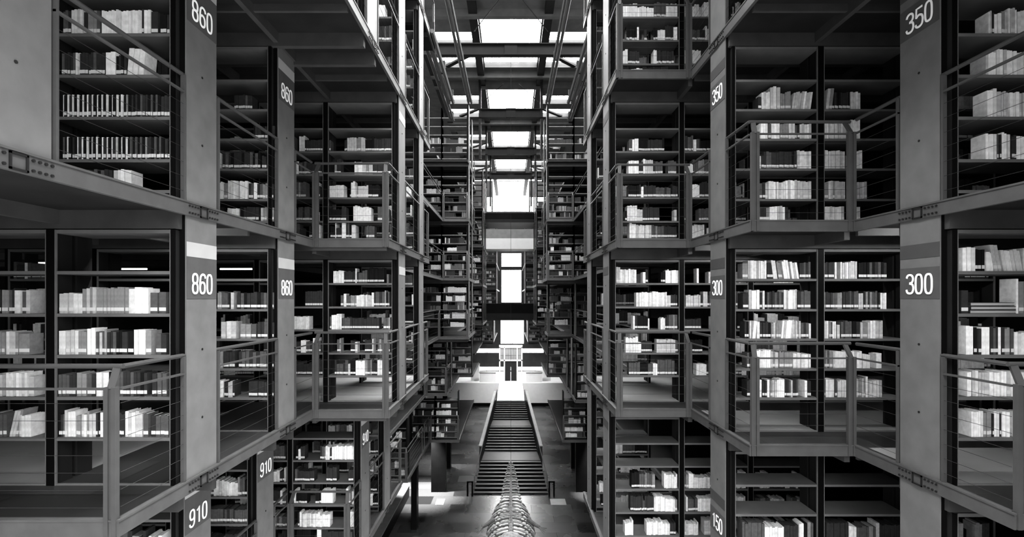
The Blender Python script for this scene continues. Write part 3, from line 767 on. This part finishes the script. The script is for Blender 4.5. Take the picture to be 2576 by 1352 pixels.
# ------------------------------------------------------------------ ground storey: stair, platform, portal, low walls
Z0, Z1 = 28.7, 43.2; TOP = 2.435
def halfw(y): return 2.15 + (1.2-2.15)*(y-Z0)/(Z1-Z0)
stair = empty('staircase', (0, Z0, 0)); tag(stair, 'wide dark stone staircase in three flights on the nave floor', 'staircase')
land = 1.9; run = (Z1-Z0-2*land)/27; rise = TOP/27
y = Z0; z = 0; base = MB()
def slab(m, y0, y1, z0, z1, mi=0, ov=0):
    a, b = halfw(y0)-ov, halfw(y1)-ov
    m.hexa([(-a,y0,z0),(a,y0,z0),(b,y1,z0),(-b,y1,z0),(-a,y0,z1),(a,y0,z1),(b,y1,z1),(-b,y1,z1)], mi)
for fl in range(3):
    for i in range(9):
        z += rise
        t = MB(); slab(t, y-.02, y+run*.62, z-.035, z); t.build('tread', 'stone', stair)
        slab(base, y+.1, y+run+.1, max(0, z-.4), z-.06)
        y += run
    if fl < 2:
        t = MB(); slab(t, y-.02, y+land, z-.05, z); t.build('landing', 'stone', stair)
        slab(base, y+.1, y+land+.1, max(0, z-.4), z-.05); y += land
base.build('carriage', 'darkstone', stair)
for s in (-1, 1):
    m = MB(); ya, yb = 33.0, Z1
    def zz(y): return TOP*(y-Z0)/(Z1-Z0)
    a0, b0 = halfw(ya)+.03, halfw(yb)+.03
    m.hexa([(s*a0,ya,0),(s*(a0+.2),ya,0),(s*(b0+.2),yb,0),(s*b0,yb,0),(s*a0,ya,zz(ya)+.75),(s*(a0+.2),ya,zz(ya)+.75),(s*(b0+.2),yb,zz(yb)+.75),(s*b0,yb,zz(yb)+.75)])
    w = m.build('side_wall', 'stone', stair)
    MB().bar((s*(a0+.1),ya-.05,zz(ya)+.79), (s*(b0+.1),yb,zz(yb)+.79), .24, .07).build('coping', 'pale', w)
    MB().tube([(s*halfw(Z0+.3), Z0+.3, .9), (s*halfw(Z1), Z1, TOP+.9)], .03, 6).build('handrail', 'rail', stair)
    for q in range(7):
        yy = Z0+.3+(Z1-Z0-.4)*q/6; MB().tube([(s*halfw(yy), yy, zz(yy)), (s*halfw(yy), yy, zz(yy)+.9)], .022, 5).build('baluster', 'rail', stair)
    g = MB().box(s*2.15, s*2.25, Z0-.3, Z0-.22, 0, .85); g.box(s*2.42, s*2.52, Z0-.3, Z0-.22, 0, .85); g.box(s*2.15, s*2.52, Z0-.3, Z0-.22, .78, .85)
    tag(g.build('guard_rail', 'black'), 'black hoop guard at the %s foot of the stair' % SIDE[s], 'guard rail', 'hoops at the stair foot')
    MB().box(s*2.26, s*2.41, Z0-.27, Z0-.25, .0, .78)
# floor plates beside the stair foot
for (xa, xb, ya, yb, lab) in ((-4.15,-3.7,27.2,28.0,'pale square floor plate left of the stair foot'), (2.2,3.05,27.2,28.0,'pale rectangular floor plate right of the stair foot')):
    tag(MB().box(xa, xb, ya, yb, 0, .02).build('floor_plate', 'pale'), lab, 'floor plate')
plat = MB().box(-14, 14, 52, 60, .35, TOP); struct(plat, 'floor', 'white'); struct(MB().box(-14, 14, 51.97, 60, 0, .35), 'trim_1', 'darkstone')
struct(MB().box(-1.2, 1.2, 43.2, 51.97, TOP-.25, TOP), 'floor', 'white')
pt = empty('door_1', (0, 53.2, TOP)); pt['kind'] = 'structure'
m = MB()
for x in (-1.25, -.75, .62, 1.12): m.box(x, x+.13, 53.1, 53.3, TOP, TOP+3.7)
m.box(-1.25, 1.25, 53.1, 53.3, TOP+3.55, TOP+3.85); m.box(-1.25, 1.25, 53.1, 53.3, TOP+2.15, TOP+2.3)
m.build('door_frame', 'white', pt)
for x0, x1 in ((-.62, -.03), (.03, .62)): MB().box(x0, x1, 53.18, 53.22, TOP+.02, TOP+2.15).build('door_leaf', 'truss', pt)
MB().box(-1.12, 1.12, 53.19, 53.21, TOP+2.3, TOP+3.55).build('pane', 'pale', pt)
fb = MB()
for q in range(1, 9): fb.box(-1.12+.28*q-.012, -1.12+.28*q+.012, 53.15, 53.19, TOP+2.3, TOP+3.55)
fb.box(-1.12, 1.12, 53.15, 53.19, TOP+2.75, TOP+2.78)
fb.build('glazing_bar', 'steel', pt)
for s in (-1, 1):
    for q, (x0, x1, y0, h) in enumerate(((1.6, 3.3, 52.4, 1.0), (3.4, 4.3, 53.5, 1.7))):
        g = empty('white_counter', (s*(x0+x1)/2, y0, TOP)); tag(g, 'white %s counter beside the entrance doors, %s' % (['long low','tall'][q], SIDE[s]), 'counter')
        MB().box(s*x0, s*x1, y0, y0+.6, TOP, TOP+h).build('body', 'white', g); MB().box(s*(x0-.04), s*(x1+.04), y0-.04, y0+.64, TOP+h, TOP+h+.06).build('top', 'pale', g)
for q, x in enumerate((-2.2, 0, 2.2)):  # fill lamps added out of view behind the bridge to brighten the entrance
    g = empty('entrance_fill_lamp', (x, 49, CAMZ-1.2)); tag(g, 'hidden fill lamp added to brighten the entrance, %s' % ['on the left','over the doors','on the right'][q], 'lamp', 'added entrance fill lamps')
    MB().box(x-.9, x+.9, 48.7, 49.3, CAMZ-1.2, CAMZ-1.1).build('housing', 'truss', g)
    MB().box(x-.85, x+.85, 48.75, 49.25, CAMZ-1.23, CAMZ-1.2).build('diffuser', 'panel', g)
    for dx in (-.7, .7): MB().tube([(x+dx, 49, CAMZ-1.1), (x+dx, 49, CAMZ+.9)], .01, 4).build('cord', 'wire', g)
# low wall with pale coping left of the stair, ground columns
lw = MB().box(-6.1, -5.8, 17, 28.4, 0, .68).build('low_wall', 'darkstone'); tag(lw, 'long dark low wall with pale coping left on the ground floor', 'low wall', None, 'thing')
MB().box(-6.14, -5.76, 17, 28.4, .68, .75).build('coping', 'pale', lw)
for s in (-1, 1):
    for q, (xi, yy) in enumerate(((4.6, 24.3), (3.8, 29.0), (4.0, 33.0))):
        p = MB().box(s*xi, s*(xi+(.85 if q == 1 else .28)), yy, yy+.45, 0, FL(-2)-.24).build('pillar', 'darkstone')
        tag(p, 'dark square pillar under the lowest deck, %s one %s of the stair' % (ORD[q], SIDE[s]), 'pillar', 'ground floor pillars', 'thing')
    for q, (x, yy, pw) in enumerate(((5.05 if s < 0 else 4.9, 28.7, 22000.0), (4.5, 34.0, 2500.0))):  # spots added under the deck to make the glow on the floor
        if s > 0 and q == 1: continue
        u = empty('floor_glow_spot', (s*x, yy, 4.4)); tag(u, 'added spot for the floor glow, %s one %s of the stair' % (ORD[q], SIDE[s]), 'lamp', 'added floor glow spots')
        MB().tube([(s*x, yy, 4.42), (s*x, yy, 4.75)], [.16, .16], 12).build('housing', 'black', u)
        ld = bpy.data.lights.new('spot', 'SPOT'); ld.energy = pw*(1 if s < 0 else .5); ld.spot_size = math.radians(72 if s < 0 else 40); ld.spot_blend = .9; ld.shadow_soft_size = .12
        lo = bpy.data.objects.new('spot', ld); COL.objects.link(lo); lo.parent = u; lo.location = (0, 0, -.02)
# inner side walls behind the pillars on the ground floor
# ------------------------------------------------------------------ whale skeleton on its cable
wk = empty('whale_skeleton', (0, 22, 2.3)); tag(wk, 'pale whale skeleton hanging over the nave floor, tail towards the stair', 'whale skeleton')
ZW = 2.38
spn = MB(); N = 40
for i in range(N):
    t = i/(N-1); yy = 18.6 + (27.4-18.6)*t
    r = .10*(1-t)+.025
    spn.blob((0, yy, ZW), r, .085, r)
spn.build('spine', 'bone', wk)
for i in range(23):
    t = i/22; yy = 19.6 + (27.0-19.6)*t
    w = .1 + .42*(1-t)**.7 if t > .25 else .30+.5*t
    m = MB()
    m.bar((0, yy, ZW+.05), (0, yy+.06, ZW+.08+.42*(1-t)), .05, .03)
    for s in (-1, 1): m.tube([(s*.05, yy, ZW), (s*w*.7, yy-.04, ZW+.03), (s*w, yy-.07, ZW+.0)], [.05, .035, .03], 6); m.blob((s*w, yy-.07, ZW), .08*(1-t)+.02, .07, .06, 0, 8, 5)
    m.build('vertebra', 'bone', wk)
for i in range(11):
    yy = 18.9 + .3*i
    R = .9 - .02*abs(i-4)**1.5
    for s in (-1, 1):
        pts = []
        for k in range(9):
            f = k/8
            pts.append((s*(.06 + R*math.sin(math.pi*.82*f)), yy - .35*f, ZW + .05 - .55*R*(1-math.cos(math.pi*.82*f))))
        m = MB().tube(pts, [.035]*9, 6); m.build('rib', 'darkbone' if i % 2 == 0 else 'bone', wk)
sk = MB(); sk.tube([(0,18.6,ZW), (0,18.0,ZW+.02), (0,17.0,ZW-.02), (0,15.6,ZW-.2)], [.22, .5, .36, .08], 12)
skull = sk.build('skull', 'bone', wk)
for s in (-1, 1):
    MB().tube([(s*.45,18.2,ZW-.1), (s*.75,17.4,ZW-.35), (s*.4,16.2,ZW-.45), (s*.05,15.5,ZW-.4)], [.05,.08,.07,.04], 8).build('jaw', 'bone', wk)
    m = MB().tube([(s*.7,20.3,ZW-.1), (s*1.0,20.0,ZW-.18), (s*1.15,19.9,ZW-.22)], [.1,.07,.06], 8)
    for k in range(4): m.tube([(s*1.13,19.9,ZW-.22), (s*(1.3+.05*k),19.5+.16*k,ZW-.3)], [.035,.015], 6)
    m.build('flipper', 'darkbone', wk)
cb = MB().tube([(0,24,ZW+.08), (0,24,RZ)], .007, 4); tag(cb.build('suspension_cable', 'wire'), 'thin vertical cable from the roof holding the whale skeleton', 'cable')

# ------------------------------------------------------------------ light, world, camera
wd = bpy.data.worlds.new('daylight'); SC.world = wd; wd.use_nodes = True
n, l = wd.node_tree.nodes, wd.node_tree.links
bg = n['Background']
tc = n.new('ShaderNodeTexCoord'); sp = n.new('ShaderNodeSeparateXYZ'); l.new(tc.outputs['Generated'], sp.inputs[0])
def mrange(sock, a, b, c, d):
    m = n.new('ShaderNodeMapRange'); l.new(sock, m.inputs['Value'])
    for k, v in zip(('From Min','From Max','To Min','To Max'), (a, b, c, d)): m.inputs[k].default_value = v
    return m.outputs['Result']
def mul(a, b):
    m = n.new('ShaderNodeMath'); m.operation = 'MULTIPLY'; l.new(a, m.inputs[0])
    if isinstance(b, float): m.inputs[1].default_value = b
    else: l.new(b, m.inputs[1])
    return m.outputs[0]
up = mrange(sp.outputs['Z'], .0, .85, .10, 1.0)      # overcast: brighter overhead than at the horizon
sx = mrange(sp.outputs['X'], -.7, .7, .45, 1.55)       # the sun stands behind cloud to the right
sy = mrange(sp.outputs['Y'], -.6, .9, .45, 2.2)        # and the far end of the hall is the bright one
bg.inputs['Color'].default_value = (1, 1, 1, 1)
l.new(mul(mul(mul(up, sx), sy), 48.0), bg.inputs['Strength'])
cam_d = bpy.data.cameras.new('camera'); cam = bpy.data.objects.new('camera', cam_d); COL.objects.link(cam)
cam_d.sensor_width = 36; cam_d.lens = 36*F/2576; cam.location = (0, 0, CAMZ); cam.rotation_euler = (math.pi/2, 0, 0)
cam_d.shift_x = (1288-1285)/2576; cam_d.shift_y = -(676-750)/2576
cam_d.clip_end = 200; cam_d.clip_start = .05
SC.camera = cam
vs = SC.view_settings
SC.display_settings.display_device = 'sRGB'
vs.view_transform = 'Standard'; vs.look = 'None'; vs.gamma = 1; vs.use_curve_mapping = False; vs.exposure = 0.0
cy = SC.cycles
cy.use_denoising = True; cy.max_bounces = 5; cy.diffuse_bounces = 2; cy.glossy_bounces = 2; cy.transparent_max_bounces = 8; cy.transmission_bounces = 2
cy.sample_clamp_indirect = 6; cy.caustics_reflective = False; cy.caustics_refractive = False
